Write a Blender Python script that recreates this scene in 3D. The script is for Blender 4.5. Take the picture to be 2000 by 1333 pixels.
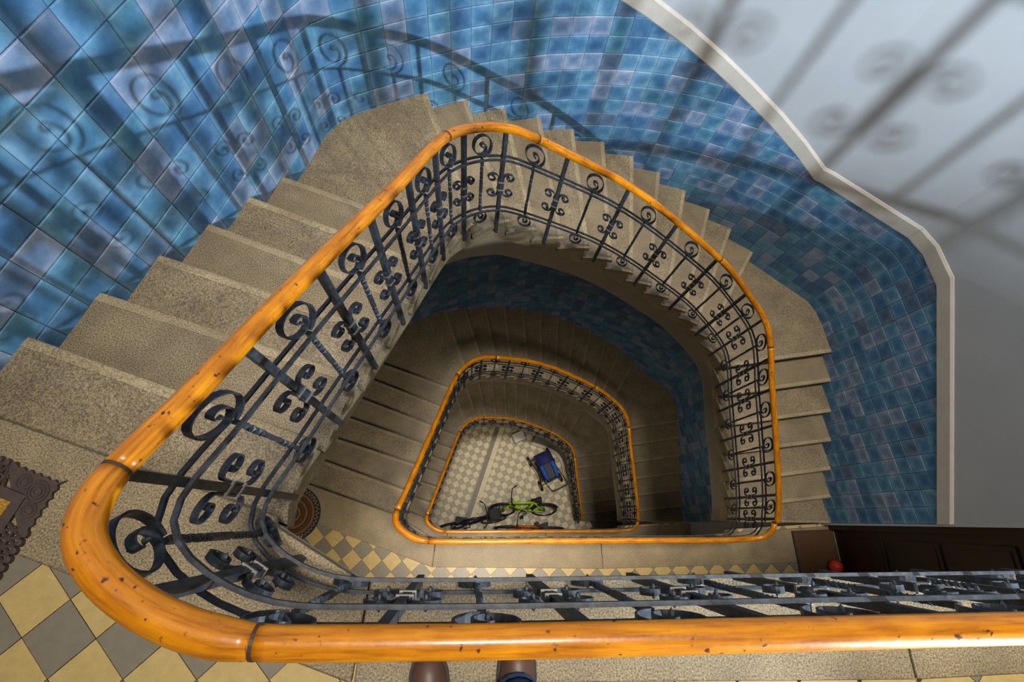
import bpy, bmesh, math, random
from mathutils import Vector, Matrix
random.seed(7)
for o in list(bpy.data.objects): bpy.data.objects.remove(o)
S = bpy.context.scene
COL = S.collection
PI = math.pi

# ---------------------------------------------------------------- camera
FPX, NX, NY, ZC = 981.2, 907.1, 1016.3, 1.764          # focal length in px, nadir point of the 2000x1333 frame, eye height
nd = Vector(((NX-1000)/FPX, (NY-666.5)/FPX, 1)).normalized()   # straight down, in camera axes (x right, y down, z ahead)
yv = (Vector((0,-1,0)) - nd*nd.dot(Vector((0,-1,0)))).normalized()
zv = -nd; xv = yv.cross(zv)
R = Matrix((xv, yv, zv))                                # camera axes -> world axes
cam = bpy.data.cameras.new('camera'); co = bpy.data.objects.new('camera', cam); COL.objects.link(co)
cam.sensor_width = 36; cam.lens = 36*FPX/2000; cam.clip_start = .02; cam.clip_end = 60
cx, cy, cz = R.col[0], R.col[1], R.col[2]
m = Matrix((( cx[0], -cy[0], -cz[0], 0), (cx[1], -cy[1], -cz[1], 0), (cx[2], -cy[2], -cz[2], ZC), (0,0,0,1)))
co.matrix_world = m
S.camera = co
def project(p):
    c = R.transposed() @ (Vector(p) - Vector((0,0,ZC)))
    return (1000+FPX*c[0]/c[2], 666.5+FPX*c[1]/c[2], c[2]) if c[2] > .05 else (-9e9, -9e9, c[2])

# ---------------------------------------------------------------- light
S.view_settings.view_transform = 'Standard'; S.view_settings.look = 'None'
S.view_settings.exposure = 0; S.view_settings.gamma = 1; S.view_settings.use_curve_mapping = False
W = bpy.data.worlds.new('world'); S.world = W; W.use_nodes = True
W.node_tree.nodes['Background'].inputs[0].default_value = (.55,.62,.72,1)
W.node_tree.nodes['Background'].inputs[1].default_value = .15
SKY_POWER, LAMP_POWER, HALL_POWER, LANDING_POWER = 118, 900, 5, 36
SKYC, LAMPC, HALLC = (1,.94,.84), (.74,.87,1), (1,.9,.74)
ZT = 14.0                                               # ceiling height
LAMP = (2.0, -1.45, .86)
def area(name, loc, sx, sy, power, col):
    l = bpy.data.lights.new(name, 'AREA'); l.shape = 'RECTANGLE'; l.size = sx; l.size_y = sy; l.energy = power; l.color = col
    o = bpy.data.objects.new(name, l); o.location = loc; COL.objects.link(o); return o
area('skylight_daylight', (1.1,.9,ZT-.12), 3.0, 2.0, SKY_POWER, SKYC).data.spread = math.radians(36)   # beam spread narrowed so it skips the walls and reaches the lower storeys

LAMP_DIR = (-.20, 1, .2)
sl = bpy.data.lights.new('spot_lamp_beam', 'SPOT'); sl.energy = LAMP_POWER; sl.color = LAMPC; sl.spot_size = math.radians(130); sl.spot_blend = .8; sl.shadow_soft_size = .027
so_ = bpy.data.objects.new('spot_lamp_beam', sl); COL.objects.link(so_); so_.location = LAMP; so_.rotation_euler = Vector(LAMP_DIR).to_track_quat('-Z','Y').to_euler()

# ---------------------------------------------------------------- helpers
def tag(o, label=None, cat=None, group=None, kind=None):
    if label: o['label'] = label
    if cat: o['category'] = cat
    if group: o['group'] = group
    if kind: o['kind'] = kind
    return o
def link(name, me, parent=None):
    o = bpy.data.objects.new(name, me); COL.objects.link(o)
    if parent is not None: o.parent = parent
    return o
def empty(name, loc=(0,0,0), rz=0, **k):
    o = bpy.data.objects.new(name, None); COL.objects.link(o); o.location = loc; o.rotation_euler = (0,0,rz); o.empty_display_size = .1
    return tag(o, **k)
def mk(name, verts, faces, mat, parent=None, smooth=False, uvs=None):
    me = bpy.data.meshes.new(name); me.from_pydata([tuple(v) for v in verts], [], [tuple(f) for f in faces])
    if uvs:
        l = me.uv_layers.new(name='UVMap')
        for i, lp in enumerate(me.loops): l.data[i].uv = uvs[lp.vertex_index]
    me.materials.append(mat)
    if smooth: me.polygons.foreach_set('use_smooth', [True]*len(me.polygons))
    me.update()
    return link(name, me, parent)
class MB:
    """collects shapes for one mesh"""
    def __init__(s): s.v = []; s.f = []
    def add(s, v, f):
        n = len(s.v); s.v += [Vector(p) for p in v]; s.f += [tuple(i+n for i in q) for q in f]; return s
    def box(s, c, d, rz=0):
        x, y, z = d[0]/2, d[1]/2, d[2]/2; M = Matrix.Rotation(rz,3,'Z')
        v = [M@Vector((a*x,b*y,e*z))+Vector(c) for a in (-1,1) for b in (-1,1) for e in (-1,1)]
        return s.add(v, [(0,1,3,2),(4,6,7,5),(0,4,5,1),(2,3,7,6),(0,2,6,4),(1,5,7,3)])
    def tube(s, pts, r, n=8, cap=True, closed=False):
        pts = [Vector(p) for p in pts]; N = len(pts); ref = None; base = len(s.v); V = []; F = []
        for i, p in enumerate(pts):
            a = pts[(i-1) % N] if (closed or i > 0) else p; b = pts[(i+1) % N] if (closed or i < N-1) else p
            t = (b-a).normalized()
            if ref is None: ref = t.orthogonal().normalized()
            ref = (ref - t*ref.dot(t)).normalized(); bi = t.cross(ref)
            rr = r[i] if isinstance(r, (list,tuple)) else r
            V += [p + ref*rr*math.cos(2*PI*k/n) + bi*rr*math.sin(2*PI*k/n) for k in range(n)]
        for i in range(N if closed else N-1):
            j = (i+1) % N
            F += [(i*n+k, i*n+(k+1) % n, j*n+(k+1) % n, j*n+k) for k in range(n)]
        if cap and not closed: F += [tuple(range(n-1,-1,-1)), tuple(range((N-1)*n, N*n))]
        return s.add(V, F)
    def prism(s, poly, z0, z1):
        n = len(poly); v = [(x,y,z0) for x,y in poly] + [(x,y,z1) for x,y in poly]
        a = sum(poly[i][0]*poly[(i+1)%n][1]-poly[(i+1)%n][0]*poly[i][1] for i in range(n))
        f = [tuple(range(n-1,-1,-1)), tuple(range(n,2*n))] + [(i,(i+1)%n,n+(i+1)%n,n+i) for i in range(n)]
        if a < 0: f = [q[::-1] for q in f]
        return s.add(v, f)
    def lathe(s, prof, c=(0,0,0), n=16, a0=0, a1=2*PI):
        full = abs(a1-a0-2*PI) < 1e-6; m_ = n if full else n+1; V = []; F = []
        for r, z in prof:
            V += [(c[0]+r*math.cos(a0+(a1-a0)*k/n), c[1]+r*math.sin(a0+(a1-a0)*k/n), c[2]+z) for k in range(m_)]
        for i in range(len(prof)-1):
            for k in range(n): F.append((i*m_+k, i*m_+(k+1)%m_, (i+1)*m_+(k+1)%m_, (i+1)*m_+k))
        return s.add(V, F)
    def build(s, name, mat, parent=None, smooth=False): return mk(name, s.v, s.f, mat, parent, smooth)
def clip(poly, a, b, c):
    """keep a*x+b*y<=c"""
    out = []
    for i in range(len(poly)):
        p, q = poly[i], poly[(i+1) % len(poly)]; dp = a*p[0]+b*p[1]-c; dq = a*q[0]+b*q[1]-c
        if dp <= 0: out.append(p)
        if dp*dq < 0: t = dp/(dp-dq); out.append((p[0]+(q[0]-p[0])*t, p[1]+(q[1]-p[1])*t))
    return out
def below(poly, p, q):
    """keep the side of line p->q that lies to its right"""
    dx, dy = q[0]-p[0], q[1]-p[1]
    return clip(poly, -dy, dx, -dy*p[0]+dx*p[1])
class Poly:
    def __init__(s, pts):
        s.p = [Vector((x,y)) for x,y in pts]; s.s = [0]
        for a, b in zip(s.p, s.p[1:]): s.s.append(s.s[-1]+(b-a).length)
        s.L = s.s[-1]
    def seg(s, t):
        lo, hi = 0, len(s.s)-2
        while lo < hi:
            mid = (lo+hi+1)//2
            if s.s[mid] <= t: lo = mid
            else: hi = mid-1
        return lo
    def at(s, t):
        i = s.seg(t); a, b = s.p[i], s.p[i+1]; return a+(b-a)*((t-s.s[i])/(s.s[i+1]-s.s[i]))
    def tan(s, t, h=.02):
        return (s.at(min(t+h,s.L))-s.at(max(t-h,0))).normalized()
    def off(s, t, w):
        d = s.tan(t); p = s.at(t); return Vector((p[0]-d[1]*w, p[1]+d[0]*w))
    def proj(s, q):
        q = Vector(q); best = (9e9, 0)
        for i in range(len(s.p)-1):
            a, b = s.p[i], s.p[i+1]; d = b-a; t = max(0, min(1, (q-a).dot(d)/d.length_squared)); e = (a+d*t-q).length
            if e < best[0]: best = (e, s.s[i]+t*d.length)
        return best[1]
    def sub(s, a, b, step=.06):
        n = max(1, int(math.ceil(abs(b-a)/step))); return [a+(b-a)*i/n for i in range(n+1)]
def interp(x, xs, ys):
    if x <= xs[0]: return ys[0]
    for i in range(len(xs)-1):
        if x <= xs[i+1]: return ys[i]+(ys[i+1]-ys[i])*(x-xs[i])/max(1e-9, xs[i+1]-xs[i])
    return ys[-1]
def catmull(P, n=5):
    out = []
    for i in range(len(P)-1):
        p0 = Vector(P[max(i-1,0)]); p1 = Vector(P[i]); p2 = Vector(P[i+1]); p3 = Vector(P[min(i+2,len(P)-1)])
        for k in range(n):
            t = k/n
            out.append(.5*((2*p1)+(p2-p0)*t+(2*p0-5*p1+4*p2-p3)*t*t+(3*p1-p0-3*p2+p3)*t**3))
    out.append(Vector(P[-1])); return out

# ---------------------------------------------------------------- materials
def srgb(r, g, b): return tuple(((c/255)/12.92 if c/255 <= .04045 else ((c/255+.055)/1.055)**2.4) for c in (r,g,b))+(1,)
def mat(name, col, rough=.5, metal=0, coat=0, spec=.5):
    M = bpy.data.materials.new(name); M.use_nodes = True; b = M.node_tree.nodes['Principled BSDF']
    b.inputs['Base Color'].default_value = col; b.inputs['Roughness'].default_value = rough; b.inputs['Metallic'].default_value = metal
    b.inputs['Coat Weight'].default_value = coat; b.inputs['Coat Roughness'].default_value = .12; b.inputs['Specular IOR Level'].default_value = spec
    return M, M.node_tree.nodes, M.node_tree.links, b
def ramp(N, stops):
    r = N.new('ShaderNodeValToRGB'); e = r.color_ramp.elements
    while len(e) < len(stops): e.new(.5)
    for x, (p, c) in zip(e, stops): x.position = p; x.color = c
    return r
def noise(N, L, vec, scale, detail=4, rough=.6):
    n = N.new('ShaderNodeTexNoise'); n.inputs['Scale'].default_value = scale; n.inputs['Detail'].default_value = detail; n.inputs['Roughness'].default_value = rough
    if vec is not None: L.new(vec, n.inputs['Vector'])
    return n
def pos(N): return N.new('ShaderNodeNewGeometry').outputs['Position']
def mix(N, L, a, b, f, mode='MIX'):
    n = N.new('ShaderNodeMix'); n.data_type = 'RGBA'; n.blend_type = mode
    for s_, v in ((n.inputs[6],a), (n.inputs[7],b), (n.inputs[0],f)):
        if hasattr(v, 'links') or hasattr(v, 'is_linked'): L.new(v, s_)
        else: s_.default_value = v
    return n.outputs[2]
def bump(N, L, b, h, strength=.2, dist=.01):
    n = N.new('ShaderNodeBump'); n.inputs['Strength'].default_value = strength; n.inputs['Distance'].default_value = dist
    L.new(h, n.inputs['Height']); L.new(n.outputs[0], b.inputs['Normal'])
def speckled(name, c0, c1, c2, rough=.55):
    M, N, L, b = mat(name, c1, rough); P = pos(N)
    n1 = noise(N, L, P, 170, 3, .75); n2 = noise(N, L, P, 5, 5, .6)
    r = ramp(N, [(.36,c0),(.5,c1),(.66,c2)]); L.new(n1.outputs[0], r.inputs[0])
    r2 = ramp(N, [(.3,(.72,.70,.68,1)),(.7,(1.12,1.1,1.06,1))]); L.new(n2.outputs[0], r2.inputs[0])
    c = mix(N, L, r.outputs[0], r2.outputs[0], 1.0, 'MULTIPLY'); L.new(c, b.inputs['Base Color'])
    bump(N, L, b, n1.outputs[0], .12, .002); return M
M_STONE = speckled('granite tread', srgb(74,65,49), srgb(128,113,88), srgb(172,154,122))
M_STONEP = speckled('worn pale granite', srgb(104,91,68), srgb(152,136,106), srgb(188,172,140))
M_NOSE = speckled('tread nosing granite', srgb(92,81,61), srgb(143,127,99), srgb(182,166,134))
M_STONE2 = speckled('granite border', srgb(78,68,50), srgb(134,118,88), srgb(176,156,120))
def plain(name, col, rough=.6, var=.12, scale=6, **k):
    M, N, L, b = mat(name, col, rough, **k); P = pos(N); n = noise(N, L, P, scale, 5)
    r = ramp(N, [(.3,tuple(c*(1-var) for c in col[:3])+(1,)),(.7,tuple(min(1,c*(1+var)) for c in col[:3])+(1,))])
    L.new(n.outputs[0], r.inputs[0]); L.new(r.outputs[0], b.inputs['Base Color']); return M
M_PLASTER = plain('white plaster', srgb(184,187,190), .75, .05, 2)
M_TRIM = plain('cream moulding', srgb(208,199,186), .5, .06, 9)
M_STRING = plain('grey brown painted string', srgb(150,140,122), .7, .1, 4)
M_SLABEDGE = plain('pale slab edge', srgb(200,190,172), .6, .1, 12)
M_CREAM = plain('cream cement tile', srgb(176,150,92), .45, .1, 30)
M_GREY = plain('grey cement tile', srgb(116,107,90), .45, .1, 30)
M_CREAM2 = plain('pale ground tile', srgb(200,186,146), .5, .14, 16)
M_GREY2 = plain('taupe ground tile', srgb(152,140,112), .5, .12, 16)
M_GROUT = plain('floor grout', srgb(86,78,64), .8)
M_GROUTB = plain('wall grout', srgb(44,66,80), .8)
M_BLACK = plain('black rubber', srgb(28,28,28), .6)
M_BROWN = plain('brown rubber', srgb(66,50,42), .6, .2, 60)
M_DARKWOOD = plain('dark wood', srgb(38,22,15), .4, .3, 14)
M_STEEL = plain('steel', srgb(150,150,150), .3, .1, metal=.9)
def iron():
    M, N, L, b = mat('wrought iron paint', srgb(52,56,62), .5, .2); P = pos(N)
    n = noise(N, L, P, 45, 5); r = ramp(N, [(.35,srgb(36,39,44)),(.6,srgb(58,62,68)),(.85,srgb(84,87,88))])
    L.new(n.outputs[0], r.inputs[0]); L.new(r.outputs[0], b.inputs['Base Color']); bump(N, L, b, n.outputs[0], .25, .003); return M
M_IRON = iron()
M_TIP = plain('bare metal', srgb(130,128,122), .5, .2, 60, metal=.4)
def wood():
    M, N, L, b = mat('orange varnished wood', srgb(205,125,30), .34, 0, .25, .35)
    uv = N.new('ShaderNodeUVMap').outputs[0]; mp = N.new('ShaderNodeMapping'); mp.inputs['Scale'].default_value = (3,26,1); L.new(uv, mp.inputs[0])
    n = noise(N, L, mp.outputs[0], 2.2, 6, .65); P = pos(N); n2 = noise(N, L, P, 9, 4); n3 = noise(N, L, P, 55, 2, .5)
    r = ramp(N, [(.28,srgb(130,72,0)),(.5,srgb(190,116,2)),(.72,srgb(214,143,10))]); L.new(n.outputs[0], r.inputs[0])
    r2 = ramp(N, [(.3,(.78,.7,.6,1)),(.65,(1.05,1.05,1.05,1))]); L.new(n2.outputs[0], r2.inputs[0])
    c = mix(N, L, r.outputs[0], r2.outputs[0], 1.0, 'MULTIPLY')
    r3 = ramp(N, [(.67,(0,0,0,1)),(.73,(1,1,1,1))]); L.new(n3.outputs[0], r3.inputs[0])
    c = mix(N, L, c, srgb(70,36,10), r3.outputs[0]); L.new(c, b.inputs['Base Color'])
    bump(N, L, b, n3.outputs[0], .12, .004); return M
M_WOOD = wood()
M_JOINT = plain('dark joint', srgb(58,40,28), .5)
def bluetile(joined):
    M, N, L, b = mat('blue glazed tile'+(' set' if joined else ''), srgb(70,120,165), .45, 0, 0, .25); P = pos(N)
    if joined: rnd = N.new('ShaderNodeNewGeometry').outputs['Random Per Island']
    else: rnd = N.new('ShaderNodeObjectInfo').outputs['Random']
    r = ramp(N, [(0,srgb(84,122,158)),(.14,srgb(96,140,174)),(.3,srgb(110,150,178)),(.44,srgb(132,148,176)),(.58,srgb(98,144,170)),(.72,srgb(142,156,180)),(.84,srgb(90,130,160)),(.93,srgb(104,122,146))]); r.color_ramp.interpolation = 'CONSTANT'
    L.new(rnd, r.inputs[0])
    n = noise(N, L, P, 11, 4, .6); r2 = ramp(N, [(.28,(.66,.74,.80,1)),(.5,(.95,1,1.02,1)),(.72,(1.3,1.22,1.16,1))]); L.new(n.outputs[0], r2.inputs[0])
    c = mix(N, L, r.outputs[0], r2.outputs[0], 1.0, 'MULTIPLY')
    if not joined:   # glaze runs thin and pale at the tile's edges
        tc = N.new('ShaderNodeTexCoord').outputs['UV']; sp = N.new('ShaderNodeSeparateXYZ'); L.new(tc, sp.inputs[0])
        def ab(o):
            a = N.new('ShaderNodeMath'); a.operation = 'SUBTRACT'; L.new(o, a.inputs[0]); a.inputs[1].default_value = .5
            e = N.new('ShaderNodeMath'); e.operation = 'ABSOLUTE'; L.new(a.outputs[0], e.inputs[0]); return e.outputs[0]
        mx = N.new('ShaderNodeMath'); mx.operation = 'SMOOTH_MAX'; mx.inputs[2].default_value = .15; L.new(ab(sp.outputs[0]), mx.inputs[0]); L.new(ab(sp.outputs[1]), mx.inputs[1])
        ad = N.new('ShaderNodeMath'); ad.operation = 'MULTIPLY_ADD'; L.new(n.outputs[0], ad.inputs[0]); ad.inputs[1].default_value = .25; L.new(mx.outputs[0], ad.inputs[2])
        rr = ramp(N, [(.28,(.62,.76,.86,1)),(.45,(.9,.97,1,1)),(.64,(1.42,1.3,1.2,1))]); L.new(ad.outputs[0], rr.inputs[0])
        c = mix(N, L, c, rr.outputs[0], 1.0, 'MULTIPLY')
    L.new(c, b.inputs['Base Color']); bump(N, L, b, n.outputs[0], .08, .01); return M
M_BLUE = bluetile(False); M_BLUES = bluetile(True)
def emit(name, col, st):
    M = bpy.data.materials.new(name); M.use_nodes = True; N = M.node_tree.nodes; N.clear()
    e = N.new('ShaderNodeEmission'); e.inputs[0].default_value = tuple(col)+(1,); e.inputs[1].default_value = st
    o = N.new('ShaderNodeOutputMaterial'); M.node_tree.links.new(e.outputs[0], o.inputs[0]); return M
def coir(name, c0, c1, scale=160):
    M, N, L, b = mat(name, c0, .9); P = pos(N); n = noise(N, L, P, scale, 3); r = ramp(N, [(.35,c0),(.65,c1)])
    L.new(n.outputs[0], r.inputs[0]); L.new(r.outputs[0], b.inputs['Base Color']); bump(N, L, b, n.outputs[0], .6, .006); return M
M_COIR = coir('golden coir', srgb(120,84,18), srgb(190,142,44)); M_COIR2 = coir('brown coir', srgb(92,60,26), srgb(132,92,46)); M_COIR3 = coir('dark coir', srgb(60,38,20), srgb(96,62,34))

# ---------------------------------------------------------------- plan of the stairwell
ZL = [0, -3.9, -7.8]; RR = [.15, .15, 4.2/26]; ZG = -12.0; HR = .86; RH = .0258; NS = 25
PATH = Poly(catmull([(2.839,-.11),(2.835,-.155),(2.80,-.215),(2.72,-.243),(2.4,-.25),(1.8,-.232),(1.0,-.208),(.52,-.195),(.08,-.183),(-.2,-.172),(-.315,-.165),(-.395,-.150),(-.475,-.118),(-.55,-.068),(-.6,-.01),(-.613,.045),(-.602,.11),(-.562,.22),(-.505,.387),(-.437,.582),(-.36,.814),(-.265,1.099),(-.167,1.385),(-.082,1.60),(.017,1.748),(.116,1.838),(.21,1.89),(.312,1.921),(.582,1.962),(.926,1.983),(1.216,1.963),(1.581,1.895),(1.941,1.805),(2.24,1.69),(2.41,1.59),(2.52,1.46),(2.578,1.28),(2.62,1.027),(2.676,.747),(2.732,.462),(2.786,.17),(2.839,-.11)], 6))
TIPS = [(-.602,.009),(-.545,.264),(-.45,.553),(-.365,.809),(-.28,1.049),(-.19,1.32),(-.085,1.60),(.06,1.79),(.296,1.92),(.502,1.95),(.722,1.976),(.955,1.983),(1.184,1.967),(1.401,1.93),(1.614,1.89),(1.819,1.84),(2.035,1.775),(2.207,1.706),(2.371,1.62),(2.555,1.38),(2.605,1.12),(2.655,.85),(2.71,.575),(2.762,.30),(2.81,.04),(2.839,-.11)]
half = PATH.L/2
def pathproj(q, lo):
    best = (9e9, 0)
    for t in PATH.sub(lo, PATH.L, .01):
        d = (PATH.at(t)-Vector(q)).length
        if d < best[0]: best = (d, t)
    return best[1]
S_T = []; lo = 1.0
for q in TIPS: S_T.append(pathproj(q, lo)); lo = S_T[-1]+.005
_xs = [0, .16]+S_T; _ks = [-1, 0]+list(range(26))
def kraw(t): return interp(t, _xs, _ks)
_tab = [(i*.02) for i in range(int(PATH.L/.02)+2)]
_tabk = []
for t in _tab:
    w = [(math.exp(-(d/.09)**2), kraw(min(max(t+d,0),PATH.L))) for d in [j*.02 for j in range(-10,11)]]
    _tabk.append(sum(a*b for a,b in w)/sum(a for a,_ in w))
def kk(t):
    i = min(max(int(t/.02),0), len(_tab)-2); f = (t-_tab[i])/.02; return _tabk[i]*(1-f)+_tabk[i+1]*f

WP = [(-2.82,-2.3),(-2.09,-.457),(-1.745,.414),(-1.642,.676),(-1.434,1.194),(-1.219,1.737),(-1.115,1.992),(-.985,2.33),(-.93,2.47),(-.85,2.59),(-.72,2.68),(-.61,2.73),(-.343,2.851),(-.008,2.975),(.294,3.065),(.603,3.132),(.916,3.169),(1.228,3.178),(1.545,3.16),(1.853,3.104),(2.16,3.02),(2.469,2.915),(2.75,2.785),(3.04,2.604),(3.66,2.09),(3.74,1.93),(3.765,1.7),(3.99,-.16)]
WALL = Poly(WP)
WEND = [(-1.745,.414),(-1.642,.676),(-1.539,.929),(-1.434,1.194),(-1.324,1.46),(-1.219,1.737),(-1.115,1.992),(-.296,2.87),(-.008,2.975),(.294,3.065),(.603,3.132),(.916,3.169),(1.228,3.178),(1.545,3.16),(1.853,3.104),(2.16,3.02),(2.469,2.915),(2.75,2.785),(3.04,2.604),(3.785,1.545),(3.82,1.273),(3.853,.979),(3.887,.695),(3.922,.41),(3.955,.13),(3.988,-.145)]
S_W = [WALL.proj(q) for q in WEND]
SA, SB = WALL.proj((-.93,2.47)), WALL.proj((3.66,2.09))

# ---------------------------------------------------------------- walls
def wallmesh(name, s0, s1):
    ts = [s0]+[x for x in WALL.s if s0+.001 < x < s1-.001]+[s1]
    v = []; f = []; n = len(ts)
    for w in (0, .2):
        for z in (ZG-.1, ZT):
            for t in ts:
                p = WALL.at(t)
                if w: p = WALL.off(min(max(t,s0+.02),s1-.02), w)
                v.append((p[0],p[1],z))
    for i in range(n-1):
        f += [(i,n+i,n+i+1,i+1), (2*n+i,2*n+i+1,3*n+i+1,3*n+i), (n+i,3*n+i,3*n+i+1,n+i+1), (i,i+1,2*n+i+1,2*n+i)]
    f += [(0,2*n,3*n,n), (n-1,2*n-1,4*n-1,3*n-1)]
    return tag(mk(name, v, f, M_PLASTER), kind='structure')
wl = wallmesh('wall_left', 0, SA); wb = wallmesh('wall_back', SA, SB); wr = wallmesh('wall_right', SB, WALL.L)
_ds = [0, S_W[0], S_W[6], WALL.proj((-.343,2.851)), WALL.proj((1.03,3.172)), WALL.proj((2.97,2.65)), WALL.proj((3.77,1.65)), WALL.L]
_dk = [0, 0, 6.2, 7.0, 12.07, 19.1, 19.07, 24.85]
def ztop(t, j): return ZL[j]+(1.3 if j == 0 else 1.85)-RR[j]*interp(t, _ds, _dk)
def zbot(t, j): return ZL[j]-RR[j]*interp(t, S_W, list(range(26)))-.2
TS = .1415
def tile_piece(poly, w0, w1, ins):
    """pillowed tile from a polygon in the tile plane; returns verts (x along, y out, z up) and faces"""
    n = len(poly); cx_ = sum(p[0] for p in poly)/n; cz_ = sum(p[1] for p in poly)/n
    v = [(p[0], w0, p[1]) for p in poly] + [(p[0], w0+(w1-w0)*.6, p[1]) for p in poly]
    for p in poly:
        d = Vector((cx_-p[0], cz_-p[1])); l = d.length; d = d*(ins*1.4/l) if l > ins*1.5 else d*.4
        v.append((p[0]+d[0], w1, p[1]+d[1]))
    f = [(i,(i+1)%n,n+(i+1)%n,n+i) for i in range(n)]+[(n+i,n+(i+1)%n,2*n+(i+1)%n,2*n+i) for i in range(n)]+[tuple(range(2*n,3*n))]
    return v, f
h = TS/2-.0012
SQ = [(-h,-h),(h,-h),(h,h),(-h,h)]
def tmesh(poly):
    v, f = tile_piece(poly, -.001, -.009, .006)
    me = bpy.data.meshes.new('wall_tile'); me.from_pydata(v, [], f)
    l = me.uv_layers.new(name='UVMap')
    for i, lp in enumerate(me.loops): q = v[lp.vertex_index]; l.data[i].uv = (q[0]/TS+.5, q[2]/TS+.5)
    me.materials.append(M_BLUE); me.update(); return me
FULL = tmesh(SQ)
def tiles(wall, s0, s1, storeys, cap=300):
    cand = []
    n = max(1, round((s1-s0)/TS)); st = (s1-s0)/n
    for j in storeys:
        bed_v = []; bed_f = []
        for i in range(n):
            sc = s0+(i+.5)*st
            za = min(zbot(sc-st/2,j), zbot(sc+st/2,j)); zb = max(ztop(sc-st/2,j), ztop(sc+st/2,j))
            a = WALL.at(s0+i*st); b = WALL.at(s0+(i+1)*st); c = (a+b)/2; d = (b-a); ang = math.atan2(d[1], d[0])
            wdt = d.length/2-.0012
            k0 = math.floor((za+20)/TS); k1 = math.ceil((zb+20)/TS)
            for k in range(k0, k1):
                z = k*TS-20+TS/2
                p = [(-wdt,-h),(wdt,-h),(wdt,h),(-wdt,h)]
                zl_, zr_ = ztop(sc-st/2,j)-z, ztop(sc+st/2,j)-z
                full = min(zl_, zr_) >= h
                if not full: p = below(p, (-st/2,zl_), (st/2,zr_))
                if len(p) < 3 or abs(sum(p[q][0]*p[(q+1)%len(p)][1]-p[(q+1)%len(p)][0]*p[q][1] for q in range(len(p))))/2 < 2e-4: continue
                if z+h < za: continue
                X, Y, D = project((c[0],c[1],z)); vis = -60 < X < 2060 and -60 < Y < 1393
                cand.append(((0 if vis else 1)+j*2, D, c, z, ang, p, full, wdt))
            m0 = len(bed_v); nrm = Vector((d[1],-d[0])).normalized()*.002
            for q, t in ((a, sc-st/2), (b, sc+st/2)):
                bed_v += [(q[0]+nrm[0],q[1]+nrm[1],zbot(t,j)-.05), (q[0]+nrm[0],q[1]+nrm[1],ztop(t,j))]
            bed_f.append((m0,m0+1,m0+3,m0+2))
        mk('tile_bed', bed_v, bed_f, M_GROUTB, wall)
    cand.sort(key=lambda q: (q[0], q[1]))
    V = []; F = []
    for idx, (pr_, D, c, z, ang, p, full, wdt) in enumerate(cand):
        if idx < cap and pr_ == 0:
            o = link('wall_tile', FULL if full and abs(wdt-h) < .004 else tmesh(p), wall); o.location = (c[0],c[1],z)
            o.rotation_euler = (random.uniform(-.006,.006),random.uniform(-.006,.006),ang+random.uniform(-.012,.012))
        else:
            v, f = tile_piece(p, -.001, -.008, .006); ca, sa = math.cos(ang), math.sin(ang); n0 = len(V)
            V += [(c[0]+x*ca-y*sa, c[1]+x*sa+y*ca, z+zz) for x,y,zz in v]; F += [tuple(q+n0 for q in g) for g in f]
    if V:
        o = mk('wall_tiles', V, F, M_BLUES, wall); o['kind'] = 'stuff'; o['label'] = 'blue glazed wall tiles in the dim storeys below and beside the stair'
tiles(wl, WALL.proj((-2.6,-1.745)), SA, (0,1)); tiles(wb, SA, SB, (0,1)); tiles(wr, SB, WALL.L, (0,1))
def trim(name, s0, s1, j, h0, h1, out, M):
    ts = [s0]+[x for x in sorted(WALL.s+_ds) if s0+.001 < x < s1-.001]+[s1]; v = []; f = []
    prof = [(0,h0),(out*.5,h0),(out,h0+.012),(out,h1-.02),(out*.35,h1),(0,h1)]; n = len(prof)
    for t in ts:
        for w, hh in prof: p = WALL.off(min(max(t,s0+.001),s1-.001), -w); v.append((p[0],p[1],ztop(t,j)+hh))
    for i in range(len(ts)-1): f += [(i*n+k, i*n+k+1, (i+1)*n+k+1, (i+1)*n+k) for k in range(n-1)]
    f += [tuple(range(n)), tuple(range((len(ts)-1)*n, len(ts)*n))[::-1]]
    return tag(mk(name, v, f, M), kind='structure')
for i, (a, b) in enumerate(((WALL.proj((-2.6,-1.745)),SA),(SA,SB),(SB,WALL.L))): trim('trim_%d' % (i+1), a, b, 0, 0, .15, .018, M_TRIM)

# landing walls behind and beside, ceiling with the skylight
tag(MB().box((.65,-2.4,1.0), (7.4,.2,26.2)).build('wall_front', M_PLASTER), kind='structure')
tag(MB().box((4.25,-1.24,1.0), (.2,2.14,26.2)).box((4.09,-.165,1.0),(.2,.03,26.2)).build('wall_right.001', M_PLASTER), kind='structure')
c_ = MB(); c_.box((1.1,2.95,ZT+0.05),(8,1.5,.15)).box((1.1,-1.55,ZT+0.05),(8,2.3,.15)).box((-1.85,.9,ZT+0.05),(2.1,2.6,.15)).box((4,.9,ZT+0.05),(2.1,2.6,.15))
tag(c_.build('ceiling', M_PLASTER), kind='structure')
sk = MB()
for x in (-.7,.2,1.1,2.0,2.9): sk.box((x,.9,ZT+0.02),(.05,2.6,.1))
for y in (-.4,.47,1.33,2.2): sk.box((1.1,y,ZT+0.02),(3.7,.05,.1))
sk = tag(sk.build('window_1', M_PLASTER), kind='structure')
PANE = emit('skylight glass', SKYC, 1.0)
for i in range(4):
    for k in range(3): MB().box((-.25+.9*i,.035+.87*k,ZT+0.01),(.83,.8,.01)).build('pane', PANE, sk)

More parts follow.
